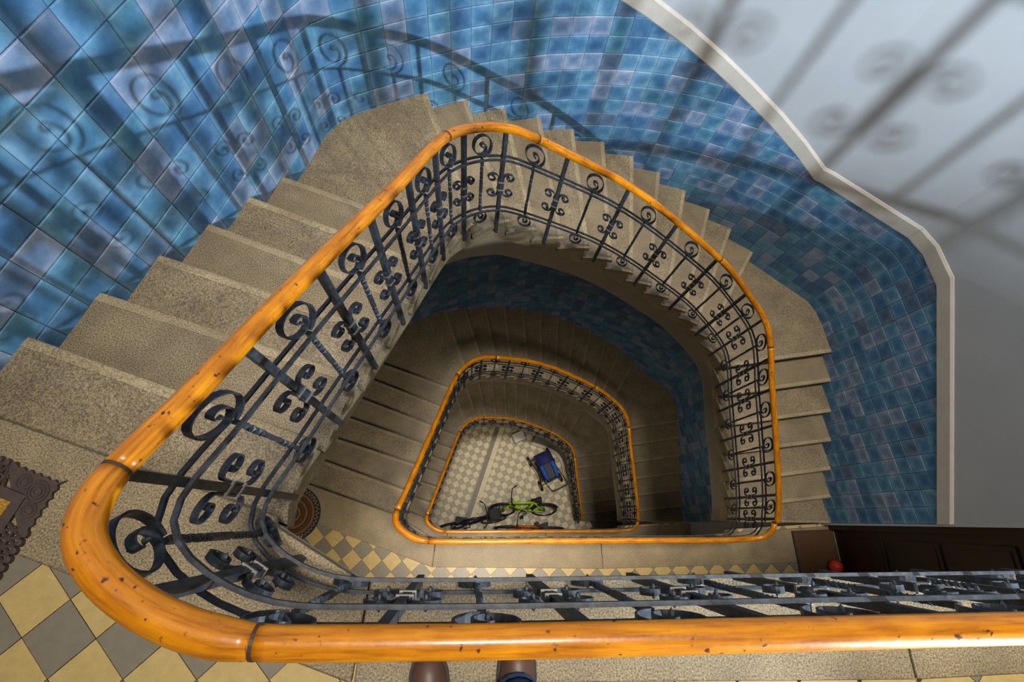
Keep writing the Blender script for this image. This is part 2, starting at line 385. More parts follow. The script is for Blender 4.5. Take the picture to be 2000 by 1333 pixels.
# ---------------------------------------------------------------- floors
BO = [(-1.9,.16),(-.33,-.445),(1.45,-.53),(4.15,-.56)]     # outer line of the stone border
STILE = .1431
T_CH = pathproj((-.33,-.163), 1)                          # from here the slab edge cuts the corner straight
def edge_at(t, off):
    if t <= T_CH or t >= S_T[0]: return PATH.off(min(t,PATH.L), off)
    a, b = PATH.off(T_CH, off), PATH.off(S_T[0], off); return a+(b-a)*((t-T_CH)/(S_T[0]-T_CH))
def landing_ring(off=.012):
    return [tuple(edge_at(t, off)) for t in PATH.sub(.17, S_T[0], .05)]
def clip_tiles(org, ang, side, gap, xr, yr):
    ux = Vector((math.cos(ang), math.sin(ang))); uy = Vector((math.sin(ang), -math.cos(ang))); out = []
    for i in range(-60, 61):
        for k in range(-60, 61):
            c = Vector(org)+ux*(i+.5)*side+uy*(k+.5)*side
            if xr[0] < c[0] < xr[1] and yr[0] < c[1] < yr[1]:
                g = side/2-gap; out.append((i, k, c, [tuple(c+ux*a*g+uy*b*g) for a,b in ((-1,-1),(1,-1),(1,1),(-1,1))]))
    return out
def area2(p): return abs(sum(p[i][0]*p[(i+1)%len(p)][1]-p[(i+1)%len(p)][0]*p[i][1] for i in range(len(p))))/2
def checker(name, org, ang, side, c0, c1):
    M, N, L, b = mat(name, c0, .5); P = pos(N); mp = N.new('ShaderNodeMapping'); mp.vector_type = 'TEXTURE'
    mp.inputs['Location'].default_value = (org[0],org[1],0); mp.inputs['Rotation'].default_value = (0,0,ang); mp.inputs['Scale'].default_value = (side,side,50); L.new(P, mp.inputs[0])
    c = N.new('ShaderNodeTexChecker'); c.inputs['Scale'].default_value = 1; c.inputs[1].default_value = c0; c.inputs[2].default_value = c1; L.new(mp.outputs[0], c.inputs[0]); L.new(c.outputs[0], b.inputs['Base Color']); return M
def landing(j, org, ang, indiv, ylim, creampar):
    z = ZL[j]; nm = 'floor'
    inner = landing_ring(.14)
    ring = inner+[(-1.745,.414),(-2.09,-.457),(-2.82,-2.3),(4.15,-2.3),(4.15,-.18),(3.985,-.165),(2.86,-.19)]
    base = MB().prism(ring, z-.24, z-.02)
    M = checker('landing tiles %d' % j, org, ang, STILE, srgb(190,164,108), srgb(122,113,97))
    fl = tag(base.build(nm, M), kind='structure')
    # stone border slabs
    tj = min(PATH.sub(0, 3.6, .01), key=lambda t: abs(PATH.at(t)[0]+.30)+max(0,PATH.at(t)[1])); tk = min(PATH.sub(0, 2, .01), key=lambda t: abs(PATH.at(t)[0]-1.45))
    seg = lambda a, b: [tuple(edge_at(t, .0)) for t in PATH.sub(a, b, .04)]
    nose = (S_T[0]+.03)
    n0 = WALL.at(S_W[0]+.03)
    A = seg(tj+.002, nose)+[(n0[0],n0[1]),(-1.86,.143),(-.332,-.444)]
    B = seg(tk+.002, tj-.002)+[(-.326,-.446),(1.446,-.53)]
    C = seg(.19, tk-.002)+[(1.452,-.53),(4.14,-.56),(4.14,-.19),(2.87,-.225)]
    for p in (A, B, C):
        mbs = MB().prism(p, z-.045, z); o = mbs.build('border_slab', M_STONE2, fl)
        bv = o.modifiers.new('edge', 'BEVEL'); bv.width = .006; bv.segments = 2; bv.limit_method = 'ANGLE'
    # pale face of the slab towards the well
    ts = PATH.sub(.17, S_T[0], .05); v = []; f = []
    for t in ts:
        p = edge_at(t, .008); q = edge_at(t, .15)
        v += [(p[0],p[1],z-.045),(p[0],p[1],z-.10),(q[0],q[1],z-.10)]
    for i in range(len(ts)-1): f += [(3*i,3*i+1,3*i+4,3*i+3),(3*i+1,3*i+2,3*i+5,3*i+4)]
    mk('slab_edge', v, f, M_SLABEDGE, fl)
    if indiv:
        share = {}
        for i, k, c, p in clip_tiles(org, ang, STILE, .0012, (-2.4,4.1), (ylim,.35)):
            xw = -1.642-(.676-c[1])*.395
            if c[0] < xw-.1: continue
            full0 = p
            parts = []
            a_ = below(clip(list(p), 1, 0, -.33), BO[0], BO[1]); parts.append(a_)
            b_ = below(clip(list(p), -1, 0, .33), BO[1], BO[2]) if c[0] < 1.4 else below(list(p), BO[2], BO[3])
            parts = [a_] if c[0] < -.5 else ([b_] if c[0] > -.2 else [a_, b_])
            if c[0] < -.5: parts = [below(list(p), BO[0], BO[1])]
            elif c[0] > -.2: parts = [b_ if c[0] < 1.4 else below(list(p), BO[2], BO[3])]
            for q in parts:
                if len(q) < 3 or area2(q) < 3e-4: continue
                M_ = M_CREAM if (i+k) % 2 == creampar else M_GREY
                if len(q) == 4 and abs(area2(q)-area2(p)) < 1e-5:
                    key = (M_.name)
                    if key not in share:
                        share[key] = MB().prism([(x-c[0],y-c[1]) for x,y in p], -.02, -.0015); share[key] = share[key].build('floor_tile', M_, fl); o = share[key]
                    else: o = share[key].copy(); COL.objects.link(o); o.parent = fl
                    o.location = (c[0],c[1],z+random.uniform(-.0008,.0004))
                else: MB().prism(q, z-.02, z-.0015).build('floor_tile', M_, fl)
    return fl
landing(0, (-1.267,-.2795), .7264, True, -.85, 1)
landing(1, (-1.428,-.1196), .716, True, -.75, 0)
landing(2, (-1.35,-.2), .72, False, -1, 0)

# ---------------------------------------------------------------- staircases
def staircase(j, label):
    z0, r = ZL[j], RR[j]
    root = empty('staircase', (1,1,z0), label=label, cat='staircase')
    def big_nosing(k, zz, parent):
        p, q = PATH.off(S_T[k], .004), WALL.off(S_W[k], -.006); d = (q-p).normalized(); nn = Vector((d[1],-d[0]))
        if nn.dot(PATH.tan(S_T[k])) < 0: nn = -nn
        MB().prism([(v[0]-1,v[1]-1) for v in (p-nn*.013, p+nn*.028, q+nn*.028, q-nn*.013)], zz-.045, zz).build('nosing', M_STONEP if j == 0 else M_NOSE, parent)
    for k in range(1, NS+1):
        a, b = S_T[k-1], S_T[k]; wa, wb_ = S_W[k-1], S_W[k]; z = z0-k*r
        big = k in (7,19)
        def ring(off, fo, bo=0):
            ti = PATH.sub(a-bo, min(b+fo, PATH.L), .05 if big else .07); tw = PATH.sub(min(wb_+fo,WALL.L), (wa-bo if bo > -.05 else wb_-.013), .08)
            P1 = [(PATH.off(t, off), (t-a)/(b-a)) for t in ti]
            P2 = [(WALL.off(t, -.006), (t-wa)/(wb_-wa)) for t in tw]
            return P1+P2
        def slab(bo, fo, zt, th, name, M, parent, bev):
            bm = bmesh.new(); rg = ring(.004, fo, bo); n = len(rg)
            top = [bm.verts.new((p[0]-1,p[1]-1,zt)) for p,_ in rg]; bot = [bm.verts.new((p[0]-1,p[1]-1,zt-th)) for p,_ in rg]
            ft = bm.faces.new(top); bm.faces.new(bot[::-1])
            for i in range(n): bm.faces.new((bot[i],bot[(i+1)%n],top[(i+1)%n],top[i]))
            bm.normal_update()
            if ft.normal.z < 0: bmesh.ops.reverse_faces(bm, faces=bm.faces[:])
            if bev:
                ni = len(PATH.sub(a-bo, min(b+fo, PATH.L), .05 if big else .07))
                ed = [e for e in ft.edges if {e.verts[0],e.verts[1]} == {top[ni-1],top[ni]}]
                bmesh.ops.bevel(bm, geom=ed, offset=.012, segments=2, affect='EDGES', profile=.5)
            me = bpy.data.meshes.new(name); bm.to_mesh(me); bm.free(); me.materials.append(M); return link(name, me, parent)
        st_ = slab(-.002, -.014, z-z0, .045, 'step', M_STONE, root, False)
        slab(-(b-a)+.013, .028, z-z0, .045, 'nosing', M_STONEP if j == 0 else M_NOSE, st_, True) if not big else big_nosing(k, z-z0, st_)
        # block below with sloped underside
        bm = bmesh.new(); rg = ring(.02, 0); n = len(rg); D = .27
        t2 = [bm.verts.new((p[0]-1,p[1]-1,z-z0-.045)) for p,_ in rg]; b2 = [bm.verts.new((p[0]-1,p[1]-1, -k*r-(D-r)-r*min(max(f,0),1))) for p,f in rg]
        for i in range(n): bm.faces.new((t2[i],b2[i],b2[(i+1)%n],t2[(i+1)%n]))
        bm.faces.new(b2)
        me = bpy.data.meshes.new('step_block'); bm.to_mesh(me); bm.free(); me.materials.append(M_STONEP); link('step_block', me, st_)
    # painted string below the blocks, set back from their faces
    ts = PATH.sub(S_T[0], PATH.L, .06); v = []; f = []
    for t in ts:
        zz = -interp(t, S_T, list(range(26)))*r-.262
        io = interp(-(zz+.262)/r, [0,5.5,7.5,25], [.12,.12,0,0])
        for off, dz in ((.075,0),(.062,-.30),(.2,-.30),(.2,0)):
            p = PATH.off(t, off+io); v.append((p[0]-1,p[1]-1,zz+dz))
    n = len(ts)
    for i in range(n-1): f += [(4*i+q, 4*i+4+q, 4*i+4+(q+1)%4, 4*i+(q+1)%4) for q in range(4)]
    f += [(0,1,2,3),(4*n-1,4*n-2,4*n-3,4*n-4)]
    mk('string', v, f, M_STRING, root)
    # plastered soffit between string and wall
    v = []; f = []; m_ = 90
    for i in range(m_+1):
        t = S_T[0]+(PATH.L-S_T[0])*i/m_; kq = interp(t, S_T, list(range(26))); tw = interp(kq, list(range(26)), S_W)
        p = PATH.off(t, .2); q = WALL.off(tw, -.012); zz = -kq*r-.30
        v += [(p[0]-1,p[1]-1,zz-.1),(q[0]-1,q[1]-1,zz-.1)]
    for i in range(m_): f.append((2*i,2*i+1,2*i+3,2*i+2))
    mk('soffit', v, f, M_PLASTER, root)
    return root
staircase(0, 'worn granite staircase winding down from the topmost landing past brightly lit blue tiles')
staircase(1, 'dim granite staircase of the middle storey, seen through the upper well')
staircase(2, 'lowest granite staircase winding down to the checkered entrance hall floor')

# ---------------------------------------------------------------- railings
PB = [191.1,171.0,142.2,121.0,107.9,100.0,94.8,90.1,83.4,73.0,61.9,52.0,43.3,36.0,31.1,25.2,20.5,14.6,8.4,2.5]
def s_bearing(deg, lo):
    best = (9e9, 0)
    for t in PATH.sub(lo, PATH.L, .01):
        p = PATH.at(t); d = abs((math.degrees(math.atan2(p[1],p[0]))-deg+180) % 360-180)
        if d < best[0]: best = (d, t)
    return best[1]
S_P = [min(PATH.sub(.1, 3.6, .005), key=lambda t: abs(PATH.at(t)[0]-x)+max(0,PATH.at(t)[1])) for x in (2.62,2.28,1.93,1.59,1.244,.90,.554,.213,-.14)]
for bdeg in PB: S_P.append(s_bearing(bdeg, max(S_P[-1]+.05, 2.5)))
S_P.append(PATH.L-.03)
VU, VL, VB = .63, .15, -.13
def spiral2d(c, r0, r1, a0, turns, n=40, su=1):
    """a wide outer loop that rolls up into a small eye"""
    T = abs(turns); out = []
    for i in range(n+1):
        t = T*i/n; r = interp(t, [0, .35*T, .55*T, .72*T, T], [r0, r0*.94, r0*.74, r0*.34, r1])
        out.append((c[0]+su*r*math.cos(a0+turns*2*PI*i/n), c[1]+r*math.sin(a0+turns*2*PI*i/n)))
    return out
def railing(j, label, detail):
    z0, r = ZL[j], RR[j]
    root = empty('stair_railing', (1,1,z0), label=label, cat='railing')
    def Mp(s, v, w):
        s = min(max(s, 0), PATH.L); p = PATH.off(s, w); return Vector((p[0]-1, p[1]-1, -kk(s)*r+v))
    def Fl(s0, du, v, w):
        """flat frame tangent to the railing at s0: a scroll is bent in one plane"""
        t = PATH.tan(s0, .05); p = PATH.at(s0); sl_ = (kk(min(s0+.04,PATH.L))-kk(max(s0-.04,0)))/.08
        return Vector((p[0]+t[0]*du-t[1]*w-1, p[1]+t[1]*du+t[0]*w-1, -(kk(s0)+sl_*du)*r+v))
    ALL = MB() if detail < 2 else None
    def emitpart(name, mb, M=M_IRON, smooth=False):
        if ALL is None: mb.build(name, M, root, smooth)
        else: ALL.add(mb.v, mb.f)
    def ribbon(s0, pts, wid, th):
        mb = MB(); V = []; F = []; n = len(pts)
        for i in range(n):
            a = pts[max(i-1,0)]; b = pts[min(i+1,n-1)]; d = Vector((b[0]-a[0], b[1]-a[1])).normalized(); nx, ny = -d[1]*th/2, d[0]*th/2
            for sg, w in ((1,wid/2),(1,-wid/2),(-1,-wid/2),(-1,wid/2)): V.append(Fl(s0, pts[i][0]+nx*sg, pts[i][1]+ny*sg, w))
        for i in range(n-1): F += [(4*i+q, 4*i+(q+1)%4, 4*i+4+(q+1)%4, 4*i+4+q) for q in range(4)]
        F += [(3,2,1,0), (4*n-4,4*n-3,4*n-2,4*n-1)]
        return mb.add(V, F)
    def cone(mb, s, du, v, ln=.012, rad=.007):
        for sg in (1,-1):
            c = [Fl(s, du+rad*math.cos(q*PI/3), v+rad*math.sin(q*PI/3), sg*.008) for q in range(6)]
            c2 = [Fl(s, du+rad*.8*math.cos(q*PI/3), v+rad*.8*math.sin(q*PI/3), sg*.016) for q in range(6)]
            t = Fl(s, du, v, sg*(.012+ln)); mb.add(c+c2+[t], [(q,(q+1)%6,6+(q+1)%6,6+q) for q in range(6)]+[(6+q,6+(q+1)%6,12) for q in range(6)])
        return mb
    def bar(s, v0, v1, wd, twist=None, nseg=1):
        V = []; F = []
        for i in range(nseg+1):
            f_ = i/nseg; v = v0+(v1-v0)*f_; a = twist(f_) if twist else 0
            for q in range(4): an = a+PI/4+q*PI/2; V.append(Mp(s+wd*.707*math.cos(an), v, wd*.707*math.sin(an)) if not twist else Mp(s+wd*.707*math.cos(an), v, wd*.707*math.sin(an)))
        for i in range(nseg): F += [(4*i+q, 4*i+(q+1)%4, 4*i+4+(q+1)%4, 4*i+4+q) for q in range(4)]
        F += [(3,2,1,0), (4*nseg,4*nseg+1,4*nseg+2,4*nseg+3)]
        return MB().add(V, F)
    # straight bars that clasp the posts, one on each side
    for v in (VU, VL):
        for w in (.0165,-.0165):
            ts = PATH.sub(0, PATH.L, .05); V = []; F = []
            for t in ts:
                for dv, dw in ((.0065,.005),(.0065,-.005),(-.0065,-.005),(-.0065,.005)): V.append(Mp(t, v+dv, w+dw))
            for i in range(len(ts)-1): F += [(4*i+q, 4*i+(q+1)%4, 4*i+4+(q+1)%4, 4*i+4+q) for q in range(4)]
            emitpart('horizontal_bar', MB().add(V, F))
    nsp = 40 if detail == 2 else 12
    for i, s in enumerate(S_P):
        vb = VB if PATH.at(s)[1] > .05 else -.06
        # keep a post upright over its own foot
        emitpart('post', bar(s, vb, HR-.02, .0215))
        vc = (VU+VL)/2
        for sg in (1,-1):
            hp = [(.016,0),(.016,.025),(.0165,.05)]+spiral2d((.053,.070), .0365, .011, PI, -1.3, nsp*2//3)
            c = [(sg*u, vc-v) for u, v in hp[::-1]]+[(sg*u, vc+v) for u, v in hp]
            mb = ribbon(s, c, .017, .005)
            if detail > 0:
                for e in (1,-1): cone(mb, s, sg*.053, vc+e*.070, .009, .006)
            emitpart('scroll', mb)
        if detail > 0:
            for e in (1,-1):
                mb = MB(); v = vc+e*.036; V = []
                for dv in (-.005,.005):
                    for a_, b_ in ((.021,.0135),(-.021,.0135),(-.021,-.0135),(.021,-.0135)): V.append(Mp(s+a_, v+dv, b_))
                mb.add(V, [(q,(q+1)%4,4+(q+1)%4,4+q) for q in range(4)]+[(3,2,1,0),(4,5,6,7)]); emitpart('collar', mb, M_TIP if detail == 2 else M_IRON)
        if i+1 < len(S_P):
            m_ = (s+S_P[i+1])/2; gap = S_P[i+1]-s
            tw = lambda f_: PI*3*min(max((f_-.12)/.26,0),1)+PI*3*min(max((f_-.62)/.26,0),1)
            emitpart('twisted_bar', bar(m_, VL, VU, .0145, tw, 36 if detail == 2 else 2))
            big = gap > .15
            if big:
                rr_ = .084
                cc = (-.006, VU+.012+rr_)
                mb = ribbon(m_, spiral2d(cc, rr_, .010, -PI/2+.2, 1.75, nsp, .78), .019, .0055)
                if detail > 0: cone(mb, m_, cc[0], cc[1])
                emitpart('top_spiral', mb)
            rr_ = .062; cc = (.004, VL-.012-rr_)
            mb = ribbon(m_, spiral2d(cc, rr_, .009, PI/2-.2, -1.75, nsp, .82), .017, .005)
            if detail > 0: cone(mb, m_, cc[0], cc[1], .010)
            emitpart('lower_spiral', mb)
    if ALL is not None:
        o = ALL.build('ironwork', M_IRON, root); o['kind'] = 'stuff'; o['label'] = 'black iron scrollwork under the handrail'
    # wooden handrail in jointed lengths
    sx = lambda q: pathproj(q, 1)
    J = [0, sx((-.315,-.164)), sx((-.606,.1)), sx((-.082,1.60)), sx((.40,1.94)), sx((1.93,1.80)), sx((2.575,1.30)), PATH.L]
    n = 20
    for i in range(len(J)-1):
        a, b = J[i]+.0015, J[i+1]-.0015; ts = PATH.sub(a, b, .02 if detail == 2 else .05); V = []; F = []; UV = []
        fat = .0305 if i in (1,) else RH
        for t in ts:
            c = Mp(t, HR, 0); d = (Mp(t+.03, HR, 0)-Mp(t-.03, HR, 0)).normalized(); nn = PATH.tan(t); side = Vector((-nn[1],nn[0],0)); up = d.cross(side); up = up if up.z > 0 else -up
            e = min(1, (min(t-a, b-t)/.05)); fr = RH+(fat-RH)*max(0, e)
            for q in range(n):
                an = 2*PI*q/n; V.append(c+side*fr*math.cos(an)+up*(fr*.94)*math.sin(an)); UV.append((t, q/n*.23))
        for k in range(len(ts)-1): F += [(k*n+q, k*n+(q+1)%n, (k+1)*n+(q+1)%n, (k+1)*n+q) for q in range(n)]
        F += [tuple(range(n-1,-1,-1)), tuple(range((len(ts)-1)*n, len(ts)*n))]
        hr_ = mk('handrail', V, F, M_WOOD, root, True, UV)
        if i > 0 and detail > 0:
            V = []; F = []
            for t in (J[i]-.003, J[i]+.003):
                c = Mp(t, HR, 0); d = (Mp(t+.03, HR, 0)-Mp(t-.03, HR, 0)).normalized(); nn = PATH.tan(t); side = Vector((-nn[1],nn[0],0)); up = d.cross(side); up = up if up.z > 0 else -up
                V += [c+side*.0264*math.cos(2*PI*q/n)+up*.0264*.94*math.sin(2*PI*q/n) for q in range(n)]
            F = [(q,(q+1)%n,n+(q+1)%n,n+q) for q in range(n)]
            mk('joint_ring', V, F, M_JOINT, root)
    return root
railing(0, 'wrought iron scroll railing with orange wooden handrail around the topmost stair', 2)
railing(1, 'middle storey scroll railing with orange wooden handrail, below the topmost one', 1)
railing(2, 'lowest scroll railing with brown orange handrail around the entrance hall floor', 0)

# ---------------------------------------------------------------- entrance hall floor
fl = tag(MB().prism([(-3.2,-2.5),(4.4,-2.5),(4.4,3.6),(-3.2,3.6)], ZG-.15, ZG-.012).build('floor', M_GROUT), kind='structure')
sd = (.73,2.05); ln = math.hypot(*sd); sd = (sd[0]/ln, sd[1]/ln); sn = (sd[1],-sd[0]); p0 = Vector((.12,.16))
def strip(d0, d1, M, n=9):
    a = -1.6; L_ = 4.6/n
    for i in range(n):
        q = [p0+Vector(sd)*(a+L_*(i+u))+Vector(sn)*d for u, d in ((.004,d0),(.996,d0),(.996,d1),(.004,d1))]
        MB().prism([tuple(x) for x in q], ZG-.012, ZG+.001).build('border_strip', M, fl)
M_STRIPD = plain('dark floor strip', srgb(112,98,84), .5, .12, 20)
strip(-.055, .06, M_STRIPD); strip(.063, .19, M_CREAM2)
cand = []
G0 = Vector((.9026,1.5399)); ga = -.3718+PI/4
for i, k, c, p in clip_tiles(tuple(G0-Vector((math.cos(ga),math.sin(ga)))*STILE/2-Vector((math.sin(ga),-math.cos(ga)))*STILE/2), ga, STILE, .0015, (-1.6,3.3), (-.7,2.6)):
    d = (c-p0).dot(Vector(sn)); parts = [p]
    if abs(d-.065) < .26:
        A = p0+Vector(sn)*-.058; B = A+Vector(sd); C = p0+Vector(sn)*.193; Dd = C+Vector(sd)
        parts = [below(list(p), B, A) if d < .065 else below(list(p), C, Dd)]
    for q in parts:
        if len(q) >= 3 and area2(q) > 1e-3: cand.append(((c-Vector((1.05,1.0))).length, i, k, c, q, area2(q) > area2(p)-1e-5))
cand.sort(key=lambda q: q[0]); share = {}; rest = {}
for idx, (dd, i, k, c, q, full) in enumerate(cand):
    cream = (i+k) % 2 == 0; M_ = M_CREAM2 if cream else M_GREY2
    if idx < 298:
        if full:
            if cream not in share: o = share[cream] = MB().prism([(x-c[0],y-c[1]) for x,y in q], -.012, 0).build('floor_tile', M_, fl)
            else: o = share[cream].copy(); COL.objects.link(o); o.parent = fl
            o.location = (c[0],c[1],ZG)
        else: MB().prism(q, ZG-.012, ZG).build('floor_tile', M_, fl)
    else: rest.setdefault(cream, MB()).prism(q, ZG-.012, ZG)
for cream, mb in rest.items():
    o = mb.build('floor_tiles', M_CREAM2 if cream else M_GREY2, fl); o['kind'] = 'stuff'
# wall under the lowest flight and its pale skirting
ts = PATH.sub(pathproj((1.8,1.84),1), PATH.L-.02, .08); v = []; f = []
for t in ts:
    zt = ZL[2]-interp(t, S_T, list(range(26)))*RR[2]-.5; p = PATH.off(t, .10); q = PATH.off(t, .2)
    zt = max(zt, ZG+.04); v += [(p[0],p[1],ZG),(p[0],p[1],zt),(q[0],q[1],zt),(q[0],q[1],ZG)]
for i in range(len(ts)-1): f += [(4*i+q,4*i+4+q,4*i+4+(q+1)%4,4*i+(q+1)%4) for q in range(4)]
f += [(0,1,2,3),(4*len(ts)-1,4*len(ts)-2,4*len(ts)-3,4*len(ts)-4)]
tag(mk('wall_well', v, f, plain('grey under-stair plaster', srgb(120,118,110), .7)), kind='structure')
v = []; f = []
ts = PATH.sub(pathproj((1.8,1.84),1), PATH.L-.02, .08)
for t in ts:
    p = PATH.off(t, .10); q = PATH.off(t, .03); v += [(q[0],q[1],ZG),(q[0],q[1],ZG+.09),(p[0],p[1],ZG+.10),(p[0],p[1],ZG)]
for i in range(len(ts)-1): f += [(4*i+q,4*i+4+q,4*i+4+(q+1)%4,4*i+(q+1)%4) for q in range(4)]
f += [(0,1,2,3),(4*len(ts)-1,4*len(ts)-2,4*len(ts)-3,4*len(ts)-4)]
tag(mk('baseboard_right', v, f, M_SLABEDGE), kind='structure')

# ---------------------------------------------------------------- door, mats, ball
def door():
    d = empty('door_1', (4.14,-.75,ZL[1]), kind='structure'); x = 0
    MB().box((-.0,0,1.05),(.05,1.06,2.1)).build('leaf', M_DARKWOOD, d)
    fr = MB(); fr.box((-.03,-.55,1.07),(.1,.07,2.14)).box((-.03,.55,1.07),(.1,.07,2.14)).box((-.03,0,2.16),(.1,1.17,.08)); fr.build('frame', M_DARKWOOD, d)
    for y in (-.25,.25):
        for z, hh in ((.42,.5),(1.05,.5),(1.68,.55)): 
            p = MB().box((-.032,y,z),(.02,.36,hh)).box((-.045,y,z),(.012,.28,hh-.08)).build('panel', M_DARKWOOD, d)
    MB().tube([(-.03,-.44,1.05),(-.09,-.44,1.05),(-.09,-.33,1.05)], .009).build('door_handle', M_STEEL, d)
door()
def halfmat():
    t = empty('door_mat', (-1.76,.115,ZL[1]), math.radians(0), label='half round coir and black rubber door mat at foot of left wall', cat='doormat')
    Rm = .275
    MB().lathe([(0,.006),(Rm-.06,.006),(Rm-.06,0),(0,0)], n=24, a0=-PI/2-.2, a1=PI/2+.2).build('base', M_BLACK, t)
    for i in range(6):
        r0 = .015+i*.034; M_ = M_COIR2 if i % 2 else M_COIR3
        MB().lathe([(r0,.006),(r0+.003,.017),(r0+.017,.021),(r0+.030,.017),(r0+.033,.006)], n=24, a0=-PI/2-.15, a1=PI/2+.15).build('coir_ring', M_, t, True)
    rim = MB()
    for ra, rb in ((Rm-.062,Rm-.05),(Rm-.012,Rm)): rim.lathe([(ra,0),(ra,.014),(rb,.014),(rb,0)], n=32, a0=-PI/2-.2, a1=PI/2+.2)
    n = 22
    for k in range(n):
        a = -PI/2-.2+(PI+.4)*k/n; b = a+(PI+.4)/n/2; c = a+(PI+.4)/n
        P = lambda r_, an: (r_*math.cos(an), r_*math.sin(an), .007)
        rim.tube([P(Rm-.055,a),P(Rm-.005,b)], .005, 5).tube([P(Rm-.005,b),P(Rm-.055,c)], .005, 5)
    rim.build('lattice_rim', M_BLACK, t)
halfmat()
def ornmat():
    ux = Vector((-.926,.377)); uy = Vector((-.377,-.926)); c0 = Vector((-1.262,.150)); Lx, Ly = .50, .75
    t = empty('door_mat', (c0[0],c0[1],0), math.atan2(ux[1],ux[0]), label='rectangular brown rubber door mat with scrolled openwork border and golden coir centre', cat='doormat')
    # local x along ux (away from corner), local y = -uy side
    bw = .098
    MB().box((Lx/2,Ly/2,.007),(Lx-2*bw,Ly-2*bw,.012)).build('coir_centre', M_COIR, t)
    fr = MB()
    fr.box((Lx/2,bw*.86,.006),(Lx-2*bw*.7,bw*.35,.010)).box((Lx/2,Ly-bw*.86,.006),(Lx-2*bw*.7,bw*.35,.010)).box((bw*.86,Ly/2,.006),(bw*.35,Ly-2*bw*1.04,.010)).box((Lx-bw*.86,Ly/2,.006),(bw*.35,Ly-2*bw*1.04,.010))
    fr.build('inner_frame', M_BROWN, t)
    # corner relief pads with scallops
    for cx_, cy_, sx_, sy_ in ((0,0,1,1),(Lx,0,-1,1),(0,Ly,1,-1),(Lx,Ly,-1,-1)):
        pad = MB(); pts = [(0,0)]
        ext = .165
        prof = [(-.012,-.012)]
        for k in range(6): 
            u = .02+k*ext/6; prof += [(u-.012,.004),(u,-.004),(u+.012,.004)]
        A = [(x, y) for x, y in prof]+[(ext,.02),(ext*.75,bw*.66),(bw*.67,bw*.67),(bw*.66,ext*.75),(.02,ext)]
        for k in range(5,-1,-1): u = .02+k*ext/6; A += [(.004,u+.012),(-.004,u),(.004,u-.012)]
        pad.prism([(cx_+sx_*x, cy_+sy_*y) for x, y in A], 0, .011)
        for q, (px, py) in enumerate(((.045,.045),(.10,.035),(.035,.10))):
            for rr_ in (.012,.022,.032):
                if q and rr_ > .025: continue
                pad.tube([(cx_+sx_*(px+rr_*math.cos(a_*PI/8)), cy_+sy_*(py+rr_*math.sin(a_*PI/8)), .011) for a_ in range(16)], .0035, 5, closed=True)
        pad.build('corner_pad', M_BROWN, t)
    def lat(p, q, nrm):
        mb = MB(); p = Vector(p); q = Vector(q); nn = Vector(nrm); L_ = (q-p).length; d = (q-p)/L_; n = int(L_/.024)
        for k in range(n):
            a = p+d*(L_*k/n); b = p+d*(L_*(k+1)/n)
            pt = lambda x, w: (x[0]+nn[0]*w, x[1]+nn[1]*w, .006)
            mb.tube([pt(a,.008),pt(b,.075)], .0055, 5).tube([pt(b,.008),pt(a,.075)], .0055, 5)
            mid = (a+b)/2; mb.lathe([(0,.012),(.010,.011),(.0135,0)], (mid[0]+nn[0]*.004, mid[1]+nn[1]*.004, 0), 8)
            mb.tube([pt(a,.04),pt(b,.04)], .005, 5)
        mb.build('openwork_edge', M_BROWN, t)
    lat((.15,0),(Lx-.15,0),(0,1)); lat((.15,Ly),(Lx-.15,Ly),(0,-1)); lat((0,.15),(0,Ly-.15),(1,0)); lat((Lx,.15),(Lx,Ly-.15),(-1,0))
ornmat()
tb = empty('door_mat', (3.85,-.55,ZL[1]), label='plain brown coir door mat at the foot of the dark door', cat='doormat')
MB().box((0,0,.009),(.46,.62,.018)).build('coir', M_COIR3, tb)
e_ = MB().box((0,.315,.008),(.48,.012,.016)).box((0,-.315,.008),(.48,.012,.016)).box((.235,0,.008),(.012,.62,.016)).box((-.235,0,.008),(.012,.62,.016)); e_.build('edging', M_BLACK, tb)
M_RED = plain('red plastic', srgb(205,60,28), .4)
def sphere(name, c, r, M, parent=None, n=16, sc=(1,1,1)):
    mb = MB(); mb.lathe([(max(1e-4,r*math.sin(PI*i/10))*1, -r*math.cos(PI*i/10)) for i in range(11)], (0,0,0), n)
    mb.v = [Vector((p[0]*sc[0]+c[0],p[1]*sc[1]+c[1],p[2]*sc[2]+c[2])) for p in mb.v]; return mb.build(name, M, parent, True)
tag(sphere('red_ball', (3.98,-.60,ZL[1]+.018+.07), .07, M_RED), 'small red ball lying on the mat by the dark door', 'ball')

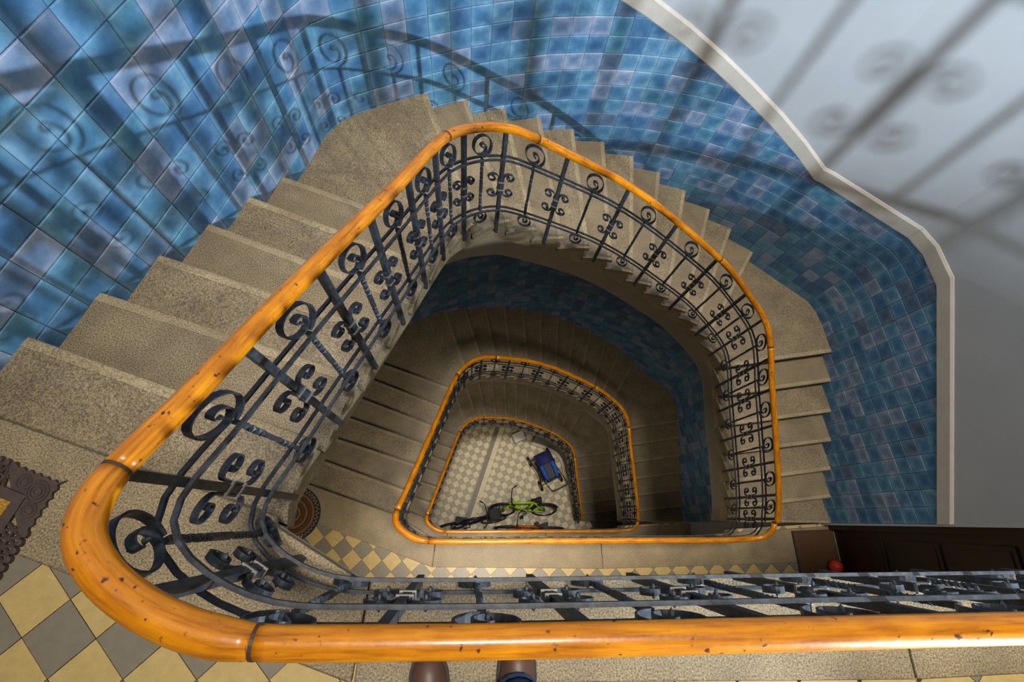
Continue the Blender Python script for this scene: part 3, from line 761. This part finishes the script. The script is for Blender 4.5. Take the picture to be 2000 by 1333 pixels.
# ---------------------------------------------------------------- photographer's feet
M_SHOE = plain('brown leather', srgb(84,58,46), .45, .2, 25); M_SOLE = plain('dark sole', srgb(40,30,26), .7); M_JEAN = plain('blue denim', srgb(34,58,96), .9, .25, 80)
person = empty('person', (.03,-.55,0), label='person in brown leather shoes and blue jeans standing behind the handrail', cat='person')
def foot(x, toe_y, rot, cuff):
    L_ = .29; secs = []
    #      y from toe, half width, height
    for yy, hw, hh in ((0,.012,.02),(.006,.026,.034),(.02,.040,.046),(.045,.050,.054),(.085,.054,.060),(.13,.050,.076),(.165,.045,.094),(.20,.041,.104),(.25,.040,.10),(.28,.034,.095),(.29,.018,.08)):
        secs.append([(hw*math.cos(a_)*(1 if math.sin(a_) > 0 else 1), -yy, .012+max(0,hh*math.sin(a_)**(.8) if math.sin(a_) > 1e-6 else 0)) for a_ in [PI*k/10 for k in range(11)]])
    Rz = Matrix.Rotation(rot,3,'Z'); off = Vector((x, toe_y, 0))-person.location
    T = lambda p: Rz@Vector(p)+off
    mb = MB(); n = 11
    V = [T(p) for s_ in secs for p in s_]; F = [(i*n+k, i*n+k+1, (i+1)*n+k+1, (i+1)*n+k) for i in range(len(secs)-1) for k in range(n-1)]
    sh = mb.add(V, F).build('shoe', M_SHOE, person, True)
    so = [(0.0,.004)]; out = []
    for yy, hw in ((-.006,.02),(.0,.036),(.02,.049),(.05,.058),(.09,.061),(.14,.054),(.2,.046),(.26,.045),(.295,.03)): out.append((hw,-yy))
    poly = [(x_, y_) for x_, y_ in out]+[(-x_, y_) for x_, y_ in out[::-1]]
    pv = [tuple(T((a_,b_,0)))[:2] for a_, b_ in poly]; MB().prism(pv, 0, .018).build('sole', M_SOLE, sh)
    w_ = MB(); w_.tube([T((.047*math.cos(a_*PI/12)*1, -.075+.058*math.sin(a_*PI/12), .028+.014*math.sin(a_*PI/12))) for a_ in range(13)], .0022, 5); w_.build('seam', M_SOLE, sh)
    for q in range(4): MB().tube([T((-.024,-.118-q*.02,.073+q*.009)),T((0,-.112-q*.02,.083+q*.009)),T((.024,-.118-q*.02,.073+q*.009))], .0025, 5).build('lace', M_SOLE, sh)
    pts = [T((0,-cuff,.06)),T((0,-cuff-.03,.11)),T((0,-cuff-.055,.2)),T((0,-cuff-.05,.34)),T((0,-cuff-.02,.5))]
    lg = MB().tube(pts, [.060,.062,.062,.070,.076], 16).build('trouser_leg', M_JEAN, person, True)
    MB().tube([T((0,-cuff,.062)),T((0,-cuff-.006,.075))], .0635, 16, cap=False).build('hem', M_JEAN, lg)
foot(-.108, -.375, .06, .17); foot(.162, -.362, -.07, .115)

# ---------------------------------------------------------------- lamps
def standlamp():
    t = empty('spot_lamp', (LAMP[0],LAMP[1],0), label='black spotlight on a low tripod aimed over the handrail into the stairwell', cat='lamp')
    for k in range(3):
        a_ = 2*PI*k/3+.4; MB().tube([(0,0,.5),(.24*math.cos(a_),.24*math.sin(a_),.008)], .009).build('leg', M_BLACK, t)
    MB().tube([(0,0,.42),(0,0,LAMP[2]-.09)], .011).build('pole', M_BLACK, t)
    d = Vector(LAMP_DIR).normalized(); c = Vector((0,0,LAMP[2]))
    hs = MB().tube([c-d*.17, c-d*.16, c-d*.06, c-d*.02], [.03,.06,.07,.075], 20, cap=False)
    hs.tube([c-d*.171, c-d*.17], [.005,.03], 20, cap=False); hs.build('housing', M_BLACK, t, True)
    MB().tube([c-d*.10-Vector((0,0,.07)), Vector((0,0,LAMP[2]-.1))], .012).build('bracket', M_BLACK, t)
    MB().add([Vector((x_*sx_,y_,z_))+c for x_,y_,z_ in ((.09,0,-.075),(.11,.13,-.095)) for sx_ in (-1,1)]+[Vector((x_*sx_,y_,z_-.003))+c for x_,y_,z_ in ((.09,0,-.075),(.11,.13,-.095)) for sx_ in (-1,1)], [(0,1,3,2),(4,6,7,5),(0,2,6,4),(1,5,7,3),(2,3,7,6),(0,4,5,1)]).build('added_flap', M_BLACK, t)  # flap added to keep the beam off the near landing floor
    sphere('bulb', tuple(c-d*.07), .03, emit('bulb glow', LAMPC, 20), t)
standlamp()
def pendant(x, y, zc_, power, label):  # unseen globe lamp, added to brighten the hall floor
    t = empty('fill_lamp', (x,y,zc_), label=label, cat='lamp')
    MB().lathe([(0,0),(.06,0),(.05,-.03),(0,-.03)], n=16).build('rose', M_STEEL, t)
    MB().tube([(0,0,-.02),(0,0,-.3)], .006).build('cord', M_BLACK, t)
    r = .12; sphere('globe', (0,0,-.42), r, emit('hall fill glow', HALLC, power/(PI*4*PI*r*r)), t)
pendant(.9, -1.2, ZL[2]-.24, HALL_POWER, 'added globe fill lamp, unseen below the lowest landing')
def dome(x, y, zc_, power, label):  # unseen dome lamps, added as fill for the lower flights
    t = empty('fill_lamp', (x,y,zc_), label=label, cat='lamp')
    MB().lathe([(0,0),(.44,0),(.44,-.05),(.425,-.06),(.41,-.05),(.41,-.02),(0,-.02)], n=28).build('housing', M_STEEL, t, True)
    MB().lathe([(.408,-.03),(.3,-.035),(1e-4,-.04)], n=28).build('opal_disc', emit('opal glow', HALLC, 3), t)
    l = bpy.data.lights.new('dome_fill_light', 'AREA'); l.shape = 'DISK'; l.size = .8; l.energy = power; l.color = HALLC; l.spread = math.radians(84)
    o = link('dome_fill_light', l); o.location = (x, y, zc_-.065)
dome(.35, -.72, ZL[0]-.25, LANDING_POWER, 'added dome fill lamp, unseen below the topmost landing')
dome(.35, -.72, ZL[1]-.25, LANDING_POWER*.8, 'added dome fill lamp, unseen below the middle landing')

# ---------------------------------------------------------------- things in the entrance hall
def bike(col, loc, rz, lean, label, basket=False, cname='lime'):
    t = empty('bicycle', loc, rz, label=label, cat='bicycle'); t.rotation_euler = (lean, 0, rz)
    MF = plain(cname+' bicycle paint', col, .3, .08); Rw = .33
    def ring(c, r, rad, n=28): return [(c[0]+r*math.cos(2*PI*k/n), c[1], c[2]+r*math.sin(2*PI*k/n)) for k in range(n)]
    for xw in (-.53,.53):
        w = MB().tube(ring((xw,0,Rw),Rw-.02,.02), .022, 8, closed=True).build('wheel', M_BLACK, t, True)
        MB().tube(ring((xw,0,Rw),Rw-.05,.02), .01, 6, closed=True).build('rim', M_STEEL, w, True)
        sp = MB()
        for k in range(14): a_ = 2*PI*k/14; sp.tube([(xw,.02*(-1)**k,Rw),(xw+(Rw-.05)*math.cos(a_),0,Rw+(Rw-.05)*math.sin(a_))], .0025, 4)
        sp.tube([(xw,-.05,Rw),(xw,.05,Rw)], .022, 8); sp.build('spokes', M_STEEL, w)
        g = MB(); gp = [(xw+(Rw+.03)*math.cos(PI*(.1+.75*k/10)), 0, Rw+(Rw+.03)*math.sin(PI*(.1+.75*k/10))) for k in range(11)]; g.tube(gp, .025, 6); g.build('mudguard', M_BLACK, t)
    bb = (-.08,0,.30); st = (-.22,0,.74); hd = (.36,0,.72); hd2 = (.38,0,.62)
    f_ = MB()
    for a_, b_, r_ in ((bb,st,.024),(st,hd,.028),(bb,hd2,.034),(hd,hd2,.027)): f_.tube([a_,b_], r_, 10)
    for sg in (.05,-.05): f_.tube([bb,(-.53,sg,Rw)], .014, 6).tube([st,(-.53,sg,Rw)], .013, 6).tube([hd2,(.47,sg,.5),(.53,sg,Rw)], .016, 6)
    f_.build('frame', MF, t, True)
    MB().tube([st,(-.26,0,.86)], .015).build('seat_post', M_STEEL, t)
    mb = MB(); V = []
    prof = [(-.14,.07),(-.12,.085),(-.05,.07),(.04,.03),(.13,.02)]
    mb.prism([(x-.26,w) for x,w in prof]+[(x-.26,-w) for x,w in prof[::-1]], .86, .91); mb.build('saddle', M_BLACK, t)
    MB().tube([hd,(.33,0,.90),(.36,0,.96)], .014).build('stem', M_STEEL, t)
    hb = MB().tube([(.28,-.30,.99),(.34,-.22,1.0),(.37,0,.97),(.34,.22,1.0),(.28,.30,.99)], .013, 8).build('handlebar', M_BLACK, t, True)
    for sg in (1,-1): MB().tube([(.29,sg*.29,.99),(.22,sg*.33,.985)], .018, 8).build('grip', M_BLACK, hb)
    ck = MB().tube(ring((bb[0],.05,bb[2]),.085,.01,20), .008, 6, closed=True).tube([(bb[0],-.08,bb[2]),(bb[0],.08,bb[2])], .014).tube([(bb[0],.08,bb[2]),(bb[0]+.12,.09,bb[2]-.11)], .009).tube([(bb[0],-.08,bb[2]),(bb[0]-.12,-.09,bb[2]+.11)], .009); ck.build('crank', M_STEEL, t)
    for sg in (1,-1): MB().box((bb[0]+.12*sg,.13*sg,bb[2]-.11*sg),(.09,.08,.025)).build('pedal', M_BLACK, t)
    if basket:
        b_ = MB(); cx_, cz_ = .55, .78
        for z_ in (0,.08,.16,.24):
            w_ = .12+z_*.12; b_.tube([(cx_-w_,-w_*1.2,cz_+z_),(cx_+w_,-w_*1.2,cz_+z_),(cx_+w_,w_*1.2,cz_+z_),(cx_-w_,w_*1.2,cz_+z_)], .008, 5, closed=True)
        for a_ in range(12):
            an = 2*PI*a_/12; b_.tube([(cx_+.12*math.cos(an),.14*math.sin(an),cz_),(cx_+.15*math.cos(an),.18*math.sin(an),cz_+.24)], .006, 5)
        b_.prism([(cx_-.12,-.14),(cx_+.12,-.14),(cx_+.12,.14),(cx_-.12,.14)], cz_-.005, cz_+.002); b_.build('basket', M_BLACK, t)
bike(srgb(165,215,10), (1.5,.06,ZG), math.radians(178), math.radians(24), 'lime green bicycle leaning on the hall railing', False, 'lime')
bike(srgb(34,24,52), (.22,-.16,ZG), math.radians(8), math.radians(-14), 'dark purple bicycle with a wire basket in the hall', True, 'purple')
bike(srgb(190,96,20), (1.62,-.33,ZG), math.radians(177), math.radians(10), 'orange bicycle parked behind the lime green one', False, 'orange')
def stroller():
    t = empty('stroller', (2.12,1.22,ZG), math.radians(113), label='navy and blue baby stroller standing on the checkered hall floor', cat='stroller')
    MN = plain('navy fabric', srgb(18,28,84), .8, .2, 30); MBl = plain('bright blue fabric', srgb(24,74,168), .8, .15, 30); MK = plain('black frame', srgb(20,20,22), .4)
    # tub (x forward to the hood end)
    tub = MB(); secs = []
    for i in range(9):
        u = i/8; w = .21*(1-.25*abs(2*u-1)**3); x = -.34+.72*u
        secs.append([(x, -w, .72),(x,-w*.9,.5),(x,-w*.5,.42),(x,w*.5,.42),(x,w*.9,.5),(x,w,.72)])
    V = [p for s_ in secs for p in s_]; F = [(i*6+k,i*6+k+1,(i+1)*6+k+1,(i+1)*6+k) for i in range(8) for k in range(5)]+[tuple(range(5,-1,-1)),tuple(range(48,54))]
    tub.add(V, F).build('carrycot', MN, t)
    for sg in (1,-1):
        q = MB(); pts = [(-.33+.66*i/8, sg*.15*(1-.2*abs(i/4-1)**3), .735+.02*math.sin(PI*i/8)) for i in range(9)]; q.tube(pts, [.03]+[.055]*7+[.03], 8).build('side_bolster', MBl, t, True)
    MB().box((-.05,0,.68),(.5,.2,.05)).build('seat_pad', M_BLACK, t)
    hood = MB(); V = []; F = []; na, nb = 6, 10
    for i in range(na+1):
        el = math.radians(15+100*i/na)
        for k in range(nb+1):
            az = PI*k/nb; V.append((.16+.24*math.cos(el)*math.sin(az)**.6 if False else .17+.22*math.cos(el), -.225*math.cos(az), .70+.25*math.sin(el)*max(.0,math.sin(az))))
    for i in range(na): F += [(i*(nb+1)+k,i*(nb+1)+k+1,(i+1)*(nb+1)+k+1,(i+1)*(nb+1)+k) for k in range(nb)]
    hood.add(V, F).build('hood', MN, t, True)
    fr = MB()
    for sg in (1,-1):
        fr.tube([(.33,sg*.26,.15),(-.05,sg*.25,.45),(-.40,sg*.24,.85),(-.56,sg*.22,1.0)], .013, 8); fr.tube([(-.36,sg*.26,.15),(0,sg*.25,.5),(.12,sg*.24,.7)], .013, 8)
    fr.tube([(.33,-.26,.15),(.33,.26,.15)], .01).tube([(-.36,-.26,.15),(-.36,.26,.15)], .01); fr.build('frame', MK, t)
    MB().tube([(-.56,-.22,1.0),(-.60,-.19,1.02),(-.60,.19,1.02),(-.56,.22,1.0)], .017, 8).build('handle', M_BLACK, t, True)
    for x in (.33,-.36):
        for sg in (1,-1):
            w = MB().tube([(x+.12*math.cos(2*PI*k/20), sg*.29, .15+.12*math.sin(2*PI*k/20)) for k in range(20)], .025, 6, closed=True).build('wheel', M_BLACK, t, True)
            MB().tube([(x,sg*.27,.15),(x,sg*.31,.15)], .06, 12).build('hub', M_STEEL, w)
    MB().box((-.02,0,.2),(.5,.4,.02)).box((-.02,.2,.26),(.5,.01,.12)).box((-.02,-.2,.26),(.5,.01,.12)).build('shopping_tray', MK, t)
stroller()
bx = empty('carton', (1.45,2.06,ZG), math.radians(22), label='pale cardboard box on the hall floor below the curved flight', cat='box')
MC = plain('pale cardboard', srgb(205,200,190), .8, .08, 8)
MB().box((0,0,.15),(.30,.24,.30)).build('body', MC, bx)
for sg in (1,-1): MB().box((0,sg*.06,.304),(.30,.118,.006)).build('flap', MC, bx)
